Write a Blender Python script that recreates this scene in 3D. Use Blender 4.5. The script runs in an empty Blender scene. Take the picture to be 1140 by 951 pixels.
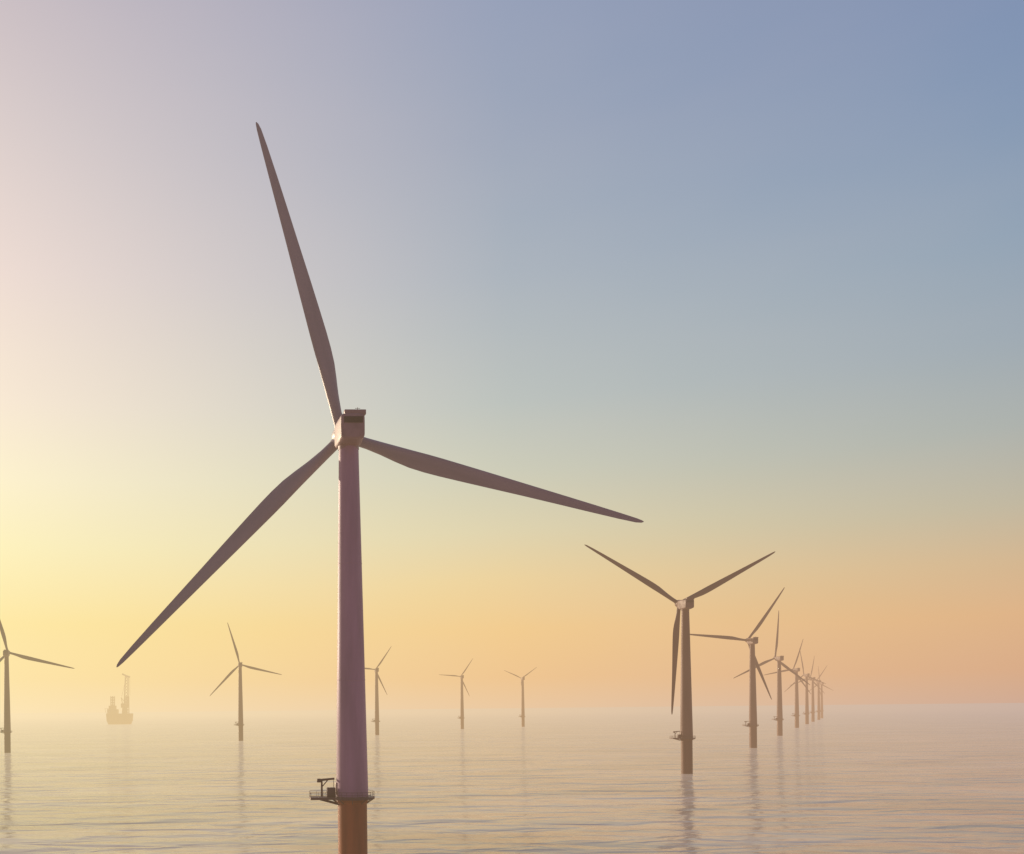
import bpy, bmesh, math, random
from mathutils import Vector, Matrix
random.seed(4)
scene = bpy.context.scene
COL = scene.collection

def lin(c):
    out = []
    for v in c:
        v = v/255.0
        out.append(v/12.92 if v <= 0.04045 else ((v+0.055)/1.055)**2.4)
    return (out[0], out[1], out[2], 1.0)

# ------------------------------------------------------------------ node helpers
def nmath(nt, op, a, b=None, clamp=False):
    n = nt.nodes.new('ShaderNodeMath'); n.operation = op; n.use_clamp = clamp
    for i, v in enumerate((a, b)):
        if v is None: continue
        if isinstance(v, (int, float)): n.inputs[i].default_value = v
        else: nt.links.new(v, n.inputs[i])
    return n.outputs[0]

def nmap(nt, v, a, b, c=0.0, d=1.0, smooth=False):
    n = nt.nodes.new('ShaderNodeMapRange'); n.clamp = True
    if smooth: n.interpolation_type = 'SMOOTHSTEP'
    nt.links.new(v, n.inputs[0])
    for i, x in enumerate((a, b, c, d)): n.inputs[i+1].default_value = x
    return n.outputs[0]

def nmix(nt, f, a, b, mode='MIX'):
    n = nt.nodes.new('ShaderNodeMix'); n.data_type = 'RGBA'; n.blend_type = mode
    if isinstance(f, (int, float)): n.inputs[0].default_value = f
    else: nt.links.new(f, n.inputs[0])
    for s, v in ((6, a), (7, b)):
        if isinstance(v, tuple): n.inputs[s].default_value = v
        else: nt.links.new(v, n.inputs[s])
    return n.outputs[2]

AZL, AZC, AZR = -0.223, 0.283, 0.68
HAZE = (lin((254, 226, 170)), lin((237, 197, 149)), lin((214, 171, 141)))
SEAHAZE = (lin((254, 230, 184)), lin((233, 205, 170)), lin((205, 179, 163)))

def finish_with_painted_haze(mat, shader_out, length, fmax, cols=HAZE):
    """aerial perspective: haze glow painted into surfaces, growing with distance out to sea (world position only)"""
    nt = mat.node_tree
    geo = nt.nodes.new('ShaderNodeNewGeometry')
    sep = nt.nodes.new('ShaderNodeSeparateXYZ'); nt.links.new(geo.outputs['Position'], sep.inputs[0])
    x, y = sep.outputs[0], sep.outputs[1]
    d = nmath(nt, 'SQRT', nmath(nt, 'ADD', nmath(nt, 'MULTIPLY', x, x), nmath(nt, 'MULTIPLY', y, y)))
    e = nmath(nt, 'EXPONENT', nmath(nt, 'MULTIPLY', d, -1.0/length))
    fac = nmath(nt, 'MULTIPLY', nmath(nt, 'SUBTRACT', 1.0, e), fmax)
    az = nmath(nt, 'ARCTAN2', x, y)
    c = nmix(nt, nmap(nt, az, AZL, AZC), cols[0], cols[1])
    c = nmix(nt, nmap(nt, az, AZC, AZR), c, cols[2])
    em = nt.nodes.new('ShaderNodeEmission'); nt.links.new(c, em.inputs[0]); em.inputs[1].default_value = 1.0  # haze colour emitted by the surface itself, in place of fog
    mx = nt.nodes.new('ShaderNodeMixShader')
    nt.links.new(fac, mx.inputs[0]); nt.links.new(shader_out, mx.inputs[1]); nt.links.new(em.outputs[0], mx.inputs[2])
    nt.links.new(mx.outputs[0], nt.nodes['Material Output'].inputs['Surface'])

def paint(name, col, rough=0.4, var=0.08, streak=True, metal=0.0, scale=0.4, haze=2400):
    m = bpy.data.materials.new(name); m.use_nodes = True
    nt = m.node_tree; b = nt.nodes['Principled BSDF']
    tc = nt.nodes.new('ShaderNodeTexCoord')
    mp = nt.nodes.new('ShaderNodeMapping'); nt.links.new(tc.outputs['Object'], mp.inputs[0])
    mp.inputs['Scale'].default_value = (1, 1, 0.12 if streak else 1)
    n = nt.nodes.new('ShaderNodeTexNoise'); n.inputs['Scale'].default_value = scale
    n.inputs['Detail'].default_value = 6; nt.links.new(mp.outputs[0], n.inputs['Vector'])
    f = nmap(nt, n.outputs[0], 0.35, 0.7)
    dark = tuple(v*(1-var*3) for v in col[:3])+(1,)
    lt = tuple(min(1, v*(1+var)) for v in col[:3])+(1,)
    nt.links.new(nmix(nt, f, lt, dark), b.inputs['Base Color'])
    nt.links.new(nmap(nt, n.outputs[0], 0.3, 0.7, rough*0.85, rough*1.2), b.inputs['Roughness'])
    b.inputs['Metallic'].default_value = metal
    finish_with_painted_haze(m, b.outputs[0], haze, 0.93)
    return m

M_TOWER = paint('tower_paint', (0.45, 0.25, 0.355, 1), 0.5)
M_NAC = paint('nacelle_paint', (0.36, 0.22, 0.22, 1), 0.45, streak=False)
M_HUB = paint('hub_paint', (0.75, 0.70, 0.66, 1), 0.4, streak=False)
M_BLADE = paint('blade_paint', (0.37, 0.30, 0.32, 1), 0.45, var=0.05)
M_DARK = paint('dark_grille', (0.09, 0.05, 0.055, 1), 0.6, streak=False)
M_TP = paint('orange_transition_paint', (0.40, 0.115, 0.035, 1), 0.5, var=0.14)
M_STEEL = paint('galvanised_steel', (0.16, 0.08, 0.07, 1), 0.55, streak=False)
# darker, browner copies of the paints for the turbines further out
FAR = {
 'tower_paint': paint('far_tower_paint', (0.20, 0.095, 0.075, 1), 0.55),
 'nacelle_paint': paint('far_nacelle_paint', (0.22, 0.12, 0.10, 1), 0.55, streak=False),
 'hub_paint': paint('far_hub_paint', (0.26, 0.16, 0.13, 1), 0.55, streak=False),
 'blade_paint': paint('far_blade_paint', (0.18, 0.11, 0.095, 1), 0.55),
 'orange_transition_paint': paint('far_transition_paint', (0.17, 0.07, 0.045, 1), 0.55),
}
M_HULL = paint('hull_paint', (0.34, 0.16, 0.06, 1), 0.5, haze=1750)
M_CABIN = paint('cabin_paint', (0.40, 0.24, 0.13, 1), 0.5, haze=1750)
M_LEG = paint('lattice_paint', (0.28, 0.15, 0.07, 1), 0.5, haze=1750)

# ------------------------------------------------------------------ mesh helpers
def tube(bm, p0, p1, r0, r1=None, seg=8, cap=True):
    r1 = r0 if r1 is None else r1
    p0, p1 = Vector(p0), Vector(p1)
    d = (p1-p0).normalized()
    up = Vector((0, 0, 1)) if abs(d.z) < 0.9 else Vector((1, 0, 0))
    a = d.cross(up).normalized(); b = d.cross(a)
    r = []
    for p, rr in ((p0, r0), (p1, r1)):
        r.append([bm.verts.new(p+(a*math.cos(t)+b*math.sin(t))*rr) for t in [2*math.pi*i/seg for i in range(seg)]])
    for i in range(seg):
        j = (i+1) % seg
        bm.faces.new((r[0][i], r[0][j], r[1][j], r[1][i]))
    if cap:
        bm.faces.new(r[0][::-1]); bm.faces.new(r[1])

def lathe(bm, prof, seg=48, axis='Z', cap=True):
    rings = []
    for z, rr in prof:
        ring = []
        for i in range(seg):
            t = 2*math.pi*i/seg
            c, s = math.cos(t)*rr, math.sin(t)*rr
            ring.append(bm.verts.new((c, s, z) if axis == 'Z' else (c, z, s)))
        rings.append(ring)
    for a, b in zip(rings, rings[1:]):
        for i in range(seg):
            j = (i+1) % seg
            bm.faces.new((a[i], a[j], b[j], b[i]))
    if cap:
        bm.faces.new(rings[0][::-1]); bm.faces.new(rings[-1])

def box(bm, lo, hi, bev=0.0, seg=2):
    x0, y0, z0 = lo; x1, y1, z1 = hi
    v = [bm.verts.new(p) for p in ((x0,y0,z0),(x1,y0,z0),(x1,y1,z0),(x0,y1,z0),(x0,y0,z1),(x1,y0,z1),(x1,y1,z1),(x0,y1,z1))]
    fs = [bm.faces.new([v[i] for i in f]) for f in ((3,2,1,0),(4,5,6,7),(0,1,5,4),(1,2,6,5),(2,3,7,6),(3,0,4,7))]
    if bev:
        es = set(e for f in fs for e in f.edges)
        bmesh.ops.bevel(bm, geom=list(es), offset=bev, segments=seg, affect='EDGES', profile=0.5)

def obj(name, bm, mats, parent=None, smooth=True, loc=(0, 0, 0), **props):
    bmesh.ops.recalc_face_normals(bm, faces=bm.faces[:])
    me = bpy.data.meshes.new(name); bm.to_mesh(me); bm.free()
    for m in (mats if isinstance(mats, list) else [mats]): me.materials.append(m)
    if smooth:
        me.polygons.foreach_set('use_smooth', [True]*len(me.polygons))
        me.set_sharp_from_angle(angle=math.radians(35))
    o = bpy.data.objects.new(name, me); COL.objects.link(o); o.location = loc
    if parent: o.parent = parent
    for k, v in props.items(): o[k] = v
    return o

# ------------------------------------------------------------------ wind turbine (prototype)
PLAT = 18.4; HUBZ = 87.4; R = 62.0; OVER = 6.8

def airfoil(n=20):
    pts = []
    for i in range(n):
        t = 2*math.pi*i/n
        x = 0.5*(1-math.cos(t))       # 0 = leading, 1 = trailing
        yt = 5*(0.2969*math.sqrt(max(x,0))-0.126*x-0.3516*x*x+0.2843*x**3-0.1036*x**4)
        pts.append((x, yt if t <= math.pi else -yt*0.75, t))
    return pts

def blade_mesh():
    bm = bmesh.new()
    st = [ # r, chord, thickness ratio, twist deg, roundness
        (1.3, 2.0, 1.0, 14, 1.0), (3.0, 2.0, 1.0, 14, 1.0), (5.0, 2.05, .9, 14, .85), (8, 2.4, .62, 13, .5),
        (11, 2.9, .45, 12, .18), (14, 3.3, .35, 10, 0), (17, 3.45, .3, 9, 0), (20, 3.4, .28, 8, 0), (24, 3.2, .25, 7, 0), (30, 2.85, .22, 5, 0),
        (37, 2.4, .2, 3.5, 0), (44, 2.0, .19, 2, 0), (51, 1.6, .18, 1, 0), (57, 1.2, .17, 0, 0), (60.5, .85, .16, 0, 0),
        (61.6, .5, .15, 0, 0), (62.0, .15, .15, 0, 0)]
    af = airfoil(); rings = []
    for r, c, th, tw, rd in st:
        ring = []
        pre = 1.8*(r/R)**2
        cs, sn = math.cos(math.radians(tw)), math.sin(math.radians(tw))
        for x, y, t in af:
            fx = (x-0.30)*c; fy = y*c*th
            ox = -0.5*math.cos(t)*c; oy = 0.5*math.sin(t)*c
            px = fx*(1-rd)+ox*rd; py = fy*(1-rd)+oy*rd
            ring.append(bm.verts.new((px*cs-py*sn, px*sn+py*cs+pre, r)))
        rings.append(ring)
    n = len(af)
    for a, b in zip(rings, rings[1:]):
        for i in range(n):
            j = (i+1) % n
            bm.faces.new((a[i], a[j], b[j], b[i]))
    bm.faces.new(rings[0][::-1]); bm.faces.new(rings[-1])
    return bm

def build_turbine():
    root = bpy.data.objects.new('wind_turbine', None); COL.objects.link(root)
    root.empty_display_size = 5
    # tower
    bm = bmesh.new()
    prof = []
    z0, z1 = PLAT+0.17, HUBZ-2.95
    for k in range(0, 4):
        f0 = k/3
        z = z0+(z1-z0)*f0; rr = 3.02+(1.85-3.02)*f0
        if 0 < k < 3: prof += [(z-0.14, rr), (z-0.12, rr+0.03), (z+0.12, rr+0.03), (z+0.14, rr)]
        else: prof.append((z, rr))
    lathe(bm, prof, 64)
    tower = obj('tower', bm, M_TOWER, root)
    bm = bmesh.new(); box(bm, (-3.14, -0.55, PLAT+0.5), (-2.9, 0.55, PLAT+2.8), 0.05)
    obj('door', bm, M_NAC, tower)
    # transition piece
    bm = bmesh.new()
    lathe(bm, [(-8, 2.75), (17.3, 2.75), (17.5, 2.95), (PLAT-0.25, 2.95)], 64)
    tp = obj('transition_piece', bm, M_TP, root)
    bm = bmesh.new()   # boat landing + ladder on the sheltered far side
    for s in (-0.9, 0.9):
        tube(bm, (s, 4.0, -3), (s, 4.0, 12), 0.2, seg=10)
        for z in (0.5, 6, 11.8): tube(bm, (s, 4.0, z), (s*0.8, 2.6, z), 0.14)
    for s in (-0.28, 0.28): tube(bm, (s, 3.4, -1), (s, 3.4, PLAT-0.3), 0.05)
    for i in range(60): tube(bm, (-0.28, 3.4, -0.8+i*0.31), (0.28, 3.4, -0.8+i*0.31), 0.025, seg=5)
    obj('ladder', bm, M_TP, tp)
    # platform
    bm = bmesh.new()
    lathe(bm, [(PLAT-0.30, 4.2), (PLAT+0.10, 4.2)], 48)
    box(bm, (-8.0, -1.9, PLAT-0.34), (-3.6, 1.9, PLAT+0.12))
    for i in range(10):
        a = 2*math.pi*i/10+0.2
        c, s = math.cos(a), math.sin(a)
        tube(bm, (c*4.0, s*4.0, PLAT-0.3), (c*2.85, s*2.85, PLAT-1.1), 0.09)
    for s in (-1.5, 1.5): tube(bm, (-6.2, s, PLAT-0.3), (-2.6, s, PLAT-1.3), 0.14)
    plat = obj('platform', bm, M_STEEL, root)
    bm = bmesh.new()
    path = []
    a0 = math.asin(1.9/4.3)
    n = 22
    for i in range(n+1):
        a = -math.pi+a0+(2*math.pi-2*a0)*i/n
        path.append((math.cos(a)*4.13, math.sin(a)*4.13))
    path += [(-5.2, 1.85), (-6.6, 1.85), (-7.95, 1.85), (-7.95, 0.6), (-7.95, -0.6), (-7.95, -1.85), (-6.6, -1.85), (-5.2, -1.85)]
    for i in range(len(path)):
        p, q = path[i], path[(i+1) % len(path)]
        tube(bm, (p[0], p[1], PLAT+0.1), (p[0], p[1], PLAT+1.15), 0.03, seg=5)
        for h in (0.6, 1.12):
            tube(bm, (p[0], p[1], PLAT+h), (q[0], q[1], PLAT+h), 0.035, seg=5)
    obj('railing', bm, M_STEEL, plat)
    bm = bmesh.new()   # davit crane and equipment box
    tube(bm, (-5.7, 0.6, PLAT+0.12), (-5.7, 0.6, PLAT+3.3), 0.22, 0.17, 12)
    tube(bm, (-6.3, 0.6, PLAT+3.2), (-3.3, 0.4, PLAT+3.5), 0.24, 0.2, 10)
    tube(bm, (-5.7, 0.6, PLAT+1.9), (-4.5, 0.5, PLAT+3.3), 0.1)
    box(bm, (-6.6, 0.2, PLAT+2.8), (-5.9, 1.0, PLAT+3.5), 0.06)
    tube(bm, (-3.5, 0.4, PLAT+3.45), (-3.5, 0.4, PLAT+1.4), 0.05)
    obj('crane', bm, M_STEEL, plat)
    bm = bmesh.new()
    box(bm, (-4.9, -1.3, PLAT+0.13), (-3.3, -0.3, PLAT+1.9), 0.05)
    obj('equipment_cabinet', bm, M_STEEL, plat)
    # nacelle: yawed to the wind; local +Y is the upwind axis
    bm = bmesh.new()
    secs = [(-5.0, 2.0, -2.0, 2.1), (-4.85, 2.2, -2.2, 2.3), (-2.5, 2.25, -2.6, 2.35), (1.5, 2.25, -2.75, 2.35), (3.6, 2.1, -2.2, 2.3), (4.9, 1.75, -1.4, 2.1)]
    rings = []
    for y, w, zl, zh in secs:
        ring = []
        cz, hh = (zl+zh)/2, (zh-zl)/2
        for i in range(40):
            t = 2*math.pi*i/40
            c, s = math.cos(t), math.sin(t); p = 0.26
            ring.append(bm.verts.new((math.copysign(abs(c)**p, c)*w, y, cz+math.copysign(abs(s)**p, s)*hh)))
        rings.append(ring)
    for a, b in zip(rings, rings[1:]):
        for i in range(40):
            j = (i+1) % 40; bm.faces.new((a[i], a[j], b[j], b[i]))
    bm.faces.new(rings[0][::-1]); bm.faces.new(rings[-1])
    tube(bm, (0, 0, -3.3), (0, 0, -2.4), 1.95, 1.95, 40)
    nac = obj('nacelle', bm, M_NAC, root, loc=(0, 0, HUBZ))
    bm = bmesh.new()   # cooler standing on the rear of the roof
    box(bm, (-1.5, -4.7, 2.2), (2.5, -3.4, 3.1), 0.1)
    obj('cooler', bm, M_NAC, nac)
    bm = bmesh.new()
    box(bm, (-1.7, -5.08, 0.6), (1.85, -4.9, 1.75), 0.03)
    for i in range(9): box(bm, (-1.55, -5.12, 0.68+i*0.11), (1.7, -5.085, 0.73+i*0.11))
    obj('vent', bm, M_DARK, nac)
    bm = bmesh.new()
    tube(bm, (1.2, -3.0, 2.3), (1.2, -3.0, 3.9), 0.05); tube(bm, (0.7, -3.0, 3.7), (1.7, -3.0, 3.7), 0.04)
    obj('weather_mast', bm, M_STEEL, nac)
    # hub
    bm = bmesh.new()
    lathe(bm, [(-1.95, 1.6), (-1.8, 1.9), (0, 2.1), (1.0, 1.95), (1.8, 1.5), (2.4, 0.95), (2.75, 0.35), (2.8, 0.05)], 40, axis='Y')
    for k in range(3):
        a = 2*math.pi*k/3
        tube(bm, (0, 0, 0), (math.sin(a)*2.25, 0, math.cos(a)*2.25), 1.15, 1.1, 28)
    hub = obj('hub', bm, M_HUB, root)
    bl = None
    for k in range(3):
        if bl is None:
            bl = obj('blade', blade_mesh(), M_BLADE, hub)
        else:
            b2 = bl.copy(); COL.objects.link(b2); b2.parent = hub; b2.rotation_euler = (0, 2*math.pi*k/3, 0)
    return root

def pose(root, x, y, phase_deg, yaw_deg, tilt=2.0, rs=1.0):
    root.location = (x, y, 0)
    Y = Matrix.Rotation(math.radians(yaw_deg), 4, 'Z')
    T = Matrix.Rotation(math.radians(tilt), 4, 'X')
    for c in root.children:
        if c.name.startswith('nacelle'):
            c.matrix_local = Matrix.Translation((0, 0, HUBZ)) @ Y @ T
        elif c.name.startswith('hub'):
            c.matrix_local = (Matrix.Translation((0, 0, HUBZ)) @ Y @ T @ Matrix.Translation((0, OVER, 0.85))
                              @ Matrix.Rotation(math.radians(90-phase_deg), 4, 'Y') @ Matrix.Scale(rs, 4))

proto = build_turbine()

def clone(root):
    def rec(o, par):
        n = o.copy(); COL.objects.link(n)
        if par: n.parent = par
        if n.type == 'MESH':
            s = n.material_slots[0]; mname = s.material.name
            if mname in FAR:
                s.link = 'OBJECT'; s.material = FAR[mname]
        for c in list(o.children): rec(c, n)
        return n
    return rec(root, None)

# x, y (metres), rotor phase, rotor scale, yaw, label
FARM = [
 (24.0, 187.0, 105.0, 1.022, 2.5, "tall mauve wind turbine with railed platform on orange base"),
 (238.3, 510.0, 27.6, 0.94, 1, "dark wind turbine with one blade hanging along its tower"),
 (432.0, 808.0, 174.0, 0.87, 2, "wind turbine with one blade level, standing in calm sea"),
 (628.5, 1119.0, 85, 0.88, 6, "hazy wind turbine with one blade pointing straight up"),
 (864.0, 1492.0, 70, 0.80, 8, "faint hazy wind turbine standing in the sea"),
 (1039.0, 1763.0, 100, 0.78, 8, "faint hazy wind turbine standing in the sea"),
 (1195.0, 2007.0, 78, 0.76, 8, "faint hazy wind turbine standing in the sea"),
 (1350.0, 2245.0, 52, 0.74, 8, "faint hazy wind turbine standing in the sea"),
 (1505.0, 2490.0, 95, 0.72, 8, "faint hazy wind turbine standing in the sea"),
 (-191.0, 868.0, 106, 0.97, 2, "hazy wind turbine in golden light over calm sea"),
 (18.5, 1141.0, 106, 0.82, 2, "hazy wind turbine in golden light over calm sea"),
 (205.0, 1330.0, 55, 0.62, 2, "faint hazy wind turbine close behind a larger tower"),
 (399.0, 1660.0, 55, 0.60, 2, "faint hazy wind turbine standing in golden mist"),
 (543.5, 1800.0, 35, 0.57, 2, "very faint wind turbine standing in golden mist"),
]
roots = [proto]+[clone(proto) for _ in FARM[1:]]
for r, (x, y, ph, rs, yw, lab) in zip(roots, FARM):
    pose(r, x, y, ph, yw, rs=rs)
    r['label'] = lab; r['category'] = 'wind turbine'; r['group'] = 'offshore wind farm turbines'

# ------------------------------------------------------------------ jack-up crane ship
ship = bpy.data.objects.new('crane_ship', None); COL.objects.link(ship)
ship.location = (-292, 2750, 0)
ship['label'] = 'jack-up crane ship with wide hull and tall crane in golden haze'
ship['category'] = 'ship'
bm = bmesh.new()
out = [(-36, -17), (28, -17), (35, -11), (38, 0), (35, 11), (28, 17), (-36, 17)]
lo = [bm.verts.new((x*0.80, y*0.8, -3)) for x, y in out]; mid = [bm.verts.new((x*0.96, y*0.96, 10)) for x, y in out]; hi = [bm.verts.new((x, y, 30)) for x, y in out]
bm.faces.new(lo[::-1]); bm.faces.new(hi)
for i in range(len(out)):
    j = (i+1) % len(out); bm.faces.new((lo[i], lo[j], mid[j], mid[i])); bm.faces.new((mid[i], mid[j], hi[j], hi[i]))
hull = obj('hull', bm, M_HULL, ship)
def lattice(bm, p0, p1, w0, w1, n):
    p0, p1 = Vector(p0), Vector(p1); d = (p1-p0).normalized()
    a = d.cross(Vector((0, 1, 0))).normalized(); b = d.cross(a)
    def c(k, i):
        f = i/n; w = w0+(w1-w0)*f
        return p0+(p1-p0)*f+(a*(1, 1, -1, -1)[k]+b*(1, -1, -1, 1)[k])*w/2
    for k in range(4):
        tube(bm, c(k, 0), c(k, n), 1.0, 0.9, 6)
        for i in range(n):
            tube(bm, c(k, i), c((k+1) % 4, i+1), 0.5, seg=5); tube(bm, c((k+1) % 4, i), c(k, i+1), 0.5, seg=5)
bm = bmesh.new(); lattice(bm, (0, 0, -12), (0, 0, 78), 6, 6, 13)
leg = obj('leg', bm, M_LEG, ship, loc=(-20, -12, 0), smooth=False)
for p in ((-18, 12), (19, -11), (22, 11)):
    l2 = leg.copy(); COL.objects.link(l2); l2.parent = ship; l2.location = (p[0], p[1], 0)
bm = bmesh.new()
box(bm, (-33, -15, 30.01), (-4, 15, 42), 0.3); box(bm, (-29, -13, 42.01), (-10, 13, 52), 0.3)
for z in (33, 37, 46):
    for i in range(9): box(bm, (-28+i*2, -15.06 if z < 42 else -13.06, z-0.6), (-26.9+i*2, -14.9 if z < 42 else -12.9, z+0.6))
obj('cabin', bm, M_CABIN, ship)
bm = bmesh.new(); lathe(bm, [(44, 10), (44.6, 10)], 8)
for a in range(4): tube(bm, (4*math.cos(a*1.57), 4*math.sin(a*1.57), 30), (8*math.cos(a*1.57), 8*math.sin(a*1.57), 44), 0.5)
obj('helideck', bm, M_LEG, ship, loc=(-33, 0, 0))
bm = bmesh.new()
tube(bm, (0, 0, 30), (0, 0, 46), 7, 6, 20); box(bm, (-9, -5, 46), (11, 5, 58), 0.4)
tube(bm, (-5, -3, 58), (-8, 0, 74), 0.9); tube(bm, (-5, 3, 58), (-8, 0, 74), 0.9); tube(bm, (4, 0, 58), (-8, 0, 74), 0.7)
crane = obj('crane', bm, M_LEG, ship, loc=(13, 0, 0))
bm = bmesh.new()
lattice(bm, (5, 0, 50), (8, 0, 134), 11, 8, 10)
tube(bm, (8, 0, 134), (-5, 0, 140), 2.2); tube(bm, (8, 0, 134), (17, 0, 131), 2.2)
tube(bm, (-8, 0, 74), (8, 0, 134), 0.5); tube(bm, (16, 0, 130), (16, 0, 80), 0.5)
obj('boom', bm, M_LEG, crane, smooth=False)

# ------------------------------------------------------------------ sea
bm = bmesh.new()
S = 60000
vs = [bm.verts.new(p) for p in ((-S, -3000, 0), (S, -3000, 0), (S, S, 0), (-S, S, 0))]
bm.faces.new(vs)
m = bpy.data.materials.new('sea_water'); m.use_nodes = True
nt = m.node_tree; b = nt.nodes['Principled BSDF']
geo = nt.nodes.new('ShaderNodeNewGeometry')
def wnoise(sx, sy, detail, rough=0.55, rot=0.0, dist=0.3):
    mp = nt.nodes.new('ShaderNodeMapping'); nt.links.new(geo.outputs['Position'], mp.inputs[0])
    mp.inputs['Scale'].default_value = (sx, sy, 1); mp.inputs['Rotation'].default_value = (0, 0, rot)
    n = nt.nodes.new('ShaderNodeTexNoise'); n.inputs['Scale'].default_value = 1.0
    n.inputs['Detail'].default_value = detail; n.inputs['Roughness'].default_value = rough
    n.inputs['Distortion'].default_value = dist
    nt.links.new(mp.outputs[0], n.inputs['Vector']); return n.outputs[0]
n1 = wnoise(0.012, 0.030, 2, rot=0.12)
n2 = wnoise(0.045, 0.090, 3, rough=0.45, rot=-0.1, dist=0.6)
n3 = wnoise(0.5, 0.7, 3, rot=0.4)
patch = wnoise(0.0035, 0.007, 4, rot=0.1)
mott = wnoise(0.009, 0.022, 5, rough=0.6, rot=0.1, dist=0.8)
h = nmath(nt, 'ADD', nmath(nt, 'MULTIPLY', n1, 4.2), nmath(nt, 'MULTIPLY', n2, 2.1))
h = nmath(nt, 'ADD', h, nmath(nt, 'MULTIPLY', n3, 0.09))
vl = nt.nodes.new('ShaderNodeVectorMath'); vl.operation = 'LENGTH'; nt.links.new(geo.outputs['Position'], vl.inputs[0])
dist = vl.outputs['Value']
st = nmath(nt, 'MULTIPLY', nmap(nt, dist, 200, 3500, 0.95, 0.4), nmap(nt, patch, 0.35, 0.65, 0.5, 1.0))
bp = nt.nodes.new('ShaderNodeBump'); bp.inputs['Distance'].default_value = 1.0
nt.links.new(st, bp.inputs['Strength']); nt.links.new(h, bp.inputs['Height'])
nt.links.new(bp.outputs[0], b.inputs['Normal'])
nt.links.new(nmix(nt, nmap(nt, mott, 0.36, 0.64), (0.36, 0.28, 0.225, 1), (0.72, 0.60, 0.50, 1)), b.inputs['Base Color'])
nt.links.new(nmap(nt, dist, 200, 4000, 0.12, 0.28), b.inputs['Roughness'])
b.inputs['IOR'].default_value = 1.38
finish_with_painted_haze(m, b.outputs[0], 1750, 0.95, SEAHAZE)
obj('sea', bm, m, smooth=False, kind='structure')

# ------------------------------------------------------------------ sky
SUN_AZ = math.radians(-38); SUN_EL = math.radians(9)
w = bpy.data.worlds.new('World'); scene.world = w; w.use_nodes = True
nt = w.node_tree; bg = nt.nodes['Background']; wo = nt.nodes['World Output']
tc = nt.nodes.new('ShaderNodeTexCoord'); sep = nt.nodes.new('ShaderNodeSeparateXYZ')
nt.links.new(tc.outputs['Generated'], sep.inputs[0])
x, y, z = sep.outputs
hl = nmath(nt, 'SQRT', nmath(nt, 'ADD', nmath(nt, 'MULTIPLY', x, x), nmath(nt, 'MULTIPLY', y, y)))
t = nmath(nt, 'DIVIDE', z, nmath(nt, 'MAXIMUM', hl, 0.001))
az = nmath(nt, 'ARCTAN2', x, y)
e = nmap(nt, t, 0.0, 0.95)
def ramp(stops, k=1.0):
    r = nt.nodes.new('ShaderNodeValToRGB'); r.color_ramp.interpolation = 'LINEAR'
    el = r.color_ramp.elements
    while len(el) < len(stops): el.new(0.999)
    for i, (p, c) in enumerate(stops): el[i].position = p*k/0.95
    for i, (p, c) in enumerate(stops): el[i].color = lin(c)
    nt.links.new(e, r.inputs[0]); return r.outputs[0]
rl = ramp([(0, (255, 231, 182)), (.03, (255, 230, 168)), (.08, (255, 233, 164)), (.15, (255, 243, 190)), (.21, (255, 243, 206)), (.28, (251, 235, 213)), (.40, (239, 221, 212)), (.52, (222, 208, 205)), (.64, (205, 193, 197)), (.85, (172, 168, 186))], 1.098)
rc = ramp([(0, (237, 202, 162)), (.03, (241, 199, 146)), (.08, (244, 205, 143)), (.13, (238, 211, 158)), (.18, (224, 212, 175)), (.24, (206, 205, 185)), (.31, (189, 195, 190)), (.44, (170, 180, 190)), (.58, (158, 168, 187)), (.72, (150, 161, 186)), (.85, (138, 151, 181))], 0.96)
rr = ramp([(0, (210, 172, 148)), (.03, (219, 173, 136)), (.08, (224, 180, 135)), (.13, (213, 184, 146)), (.18, (193, 184, 160)), (.25, (172, 178, 173)), (.33, (157, 170, 180)), (.42, (144, 163, 182)), (.55, (132, 152, 181)), (.65, (125, 145, 179)), (.85, (112, 132, 172))], 0.875)
c = nmix(nt, nmap(nt, az, AZL, AZC), rl, rc)
c = nmix(nt, nmap(nt, az, AZC, AZR), c, rr)
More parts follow.
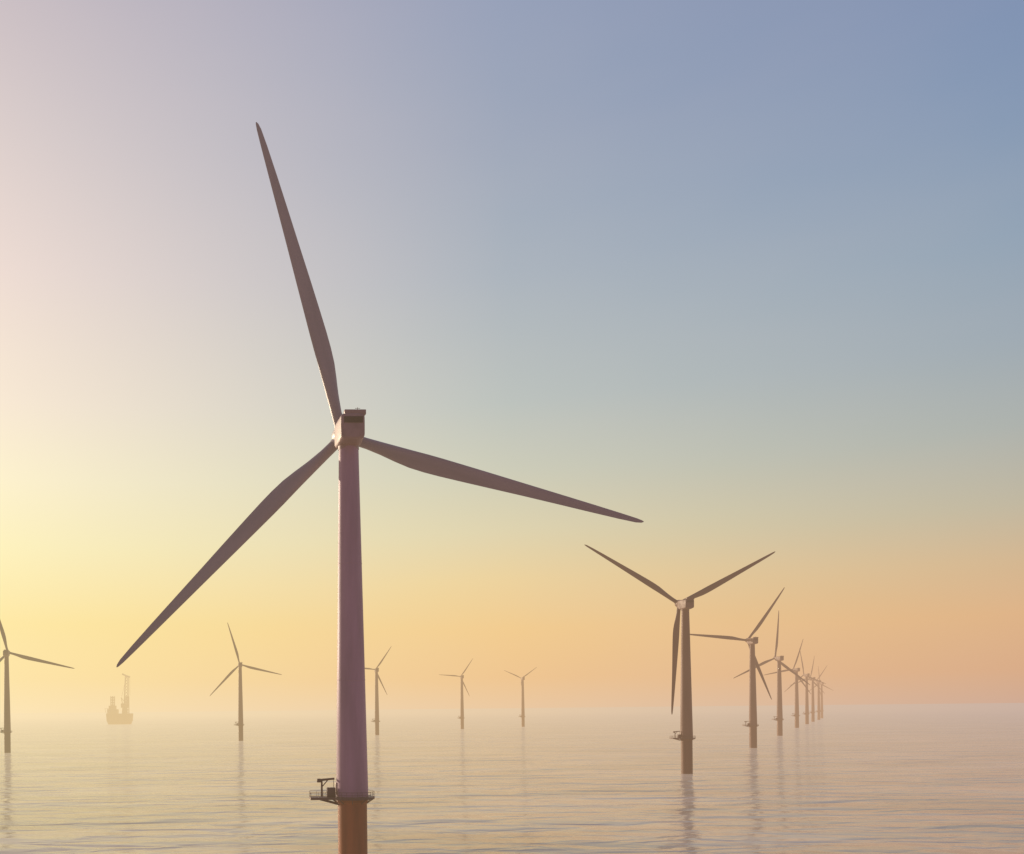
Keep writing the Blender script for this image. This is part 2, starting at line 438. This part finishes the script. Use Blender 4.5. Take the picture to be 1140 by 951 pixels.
# dusky anti-solar side of the sky
back = ramp([(0, (118, 92, 114)), (.25, (124, 98, 124)), (.85, (96, 98, 136))])
c = nmix(nt, nmap(nt, nmath(nt, 'ABSOLUTE', nmath(nt, 'SUBTRACT', az, 0.2)), 0.85, 2.0, smooth=True), c, back)
nz = nt.nodes.new('ShaderNodeTexNoise'); nz.inputs['Scale'].default_value = 3.0; nz.inputs['Detail'].default_value = 3
mp = nt.nodes.new('ShaderNodeMapping'); mp.inputs['Scale'].default_value = (1, 1, 3)
nt.links.new(tc.outputs['Generated'], mp.inputs[0]); nt.links.new(mp.outputs[0], nz.inputs['Vector'])
c = nmix(nt, nmap(nt, nz.outputs[0], 0.3, 0.7, 0.0, 0.07), c, lin((225, 205, 200)))
nt.links.new(c, bg.inputs[0]); bg.inputs[1].default_value = 0.98
sky = nt.nodes.new('ShaderNodeTexSky'); sky.sky_type = 'NISHITA'; sky.sun_disc = False
sky.sun_elevation = SUN_EL; sky.sun_rotation = SUN_AZ; sky.dust_density = 3
bg2 = nt.nodes.new('ShaderNodeBackground'); nt.links.new(sky.outputs[0], bg2.inputs[0]); bg2.inputs[1].default_value = 0.002
ad = nt.nodes.new('ShaderNodeAddShader'); nt.links.new(bg.outputs[0], ad.inputs[0]); nt.links.new(bg2.outputs[0], ad.inputs[1])
nt.links.new(ad.outputs[0], wo.inputs[0])

sun = bpy.data.lights.new('sun', 'SUN'); sun.energy = 2.8; sun.angle = math.radians(1.0); sun.color = (1.0, 0.80, 0.58)
so = bpy.data.objects.new('sun', sun); COL.objects.link(so)
sd = Vector((math.sin(SUN_AZ)*math.cos(SUN_EL), math.cos(SUN_AZ)*math.cos(SUN_EL), math.sin(SUN_EL)))
so.rotation_euler = (-sd).to_track_quat('-Z', 'Y').to_euler()

# ------------------------------------------------------------------ camera
cam = bpy.data.cameras.new('camera'); co = bpy.data.objects.new('camera', cam); COL.objects.link(co)
cam.sensor_width = 36; cam.lens = 34.74; cam.shift_x = 0.2807; cam.shift_y = 0.277
cam.clip_start = 0.5; cam.clip_end = 150000
co.matrix_world = Matrix.Translation((0, 0, 35)) @ Matrix.Rotation(math.radians(90), 4, 'X') @ Matrix.Rotation(math.radians(-0.6), 4, 'Z')
scene.camera = co
scene.view_settings.view_transform = 'Standard'; scene.view_settings.look = 'None'; scene.view_settings.exposure = 0
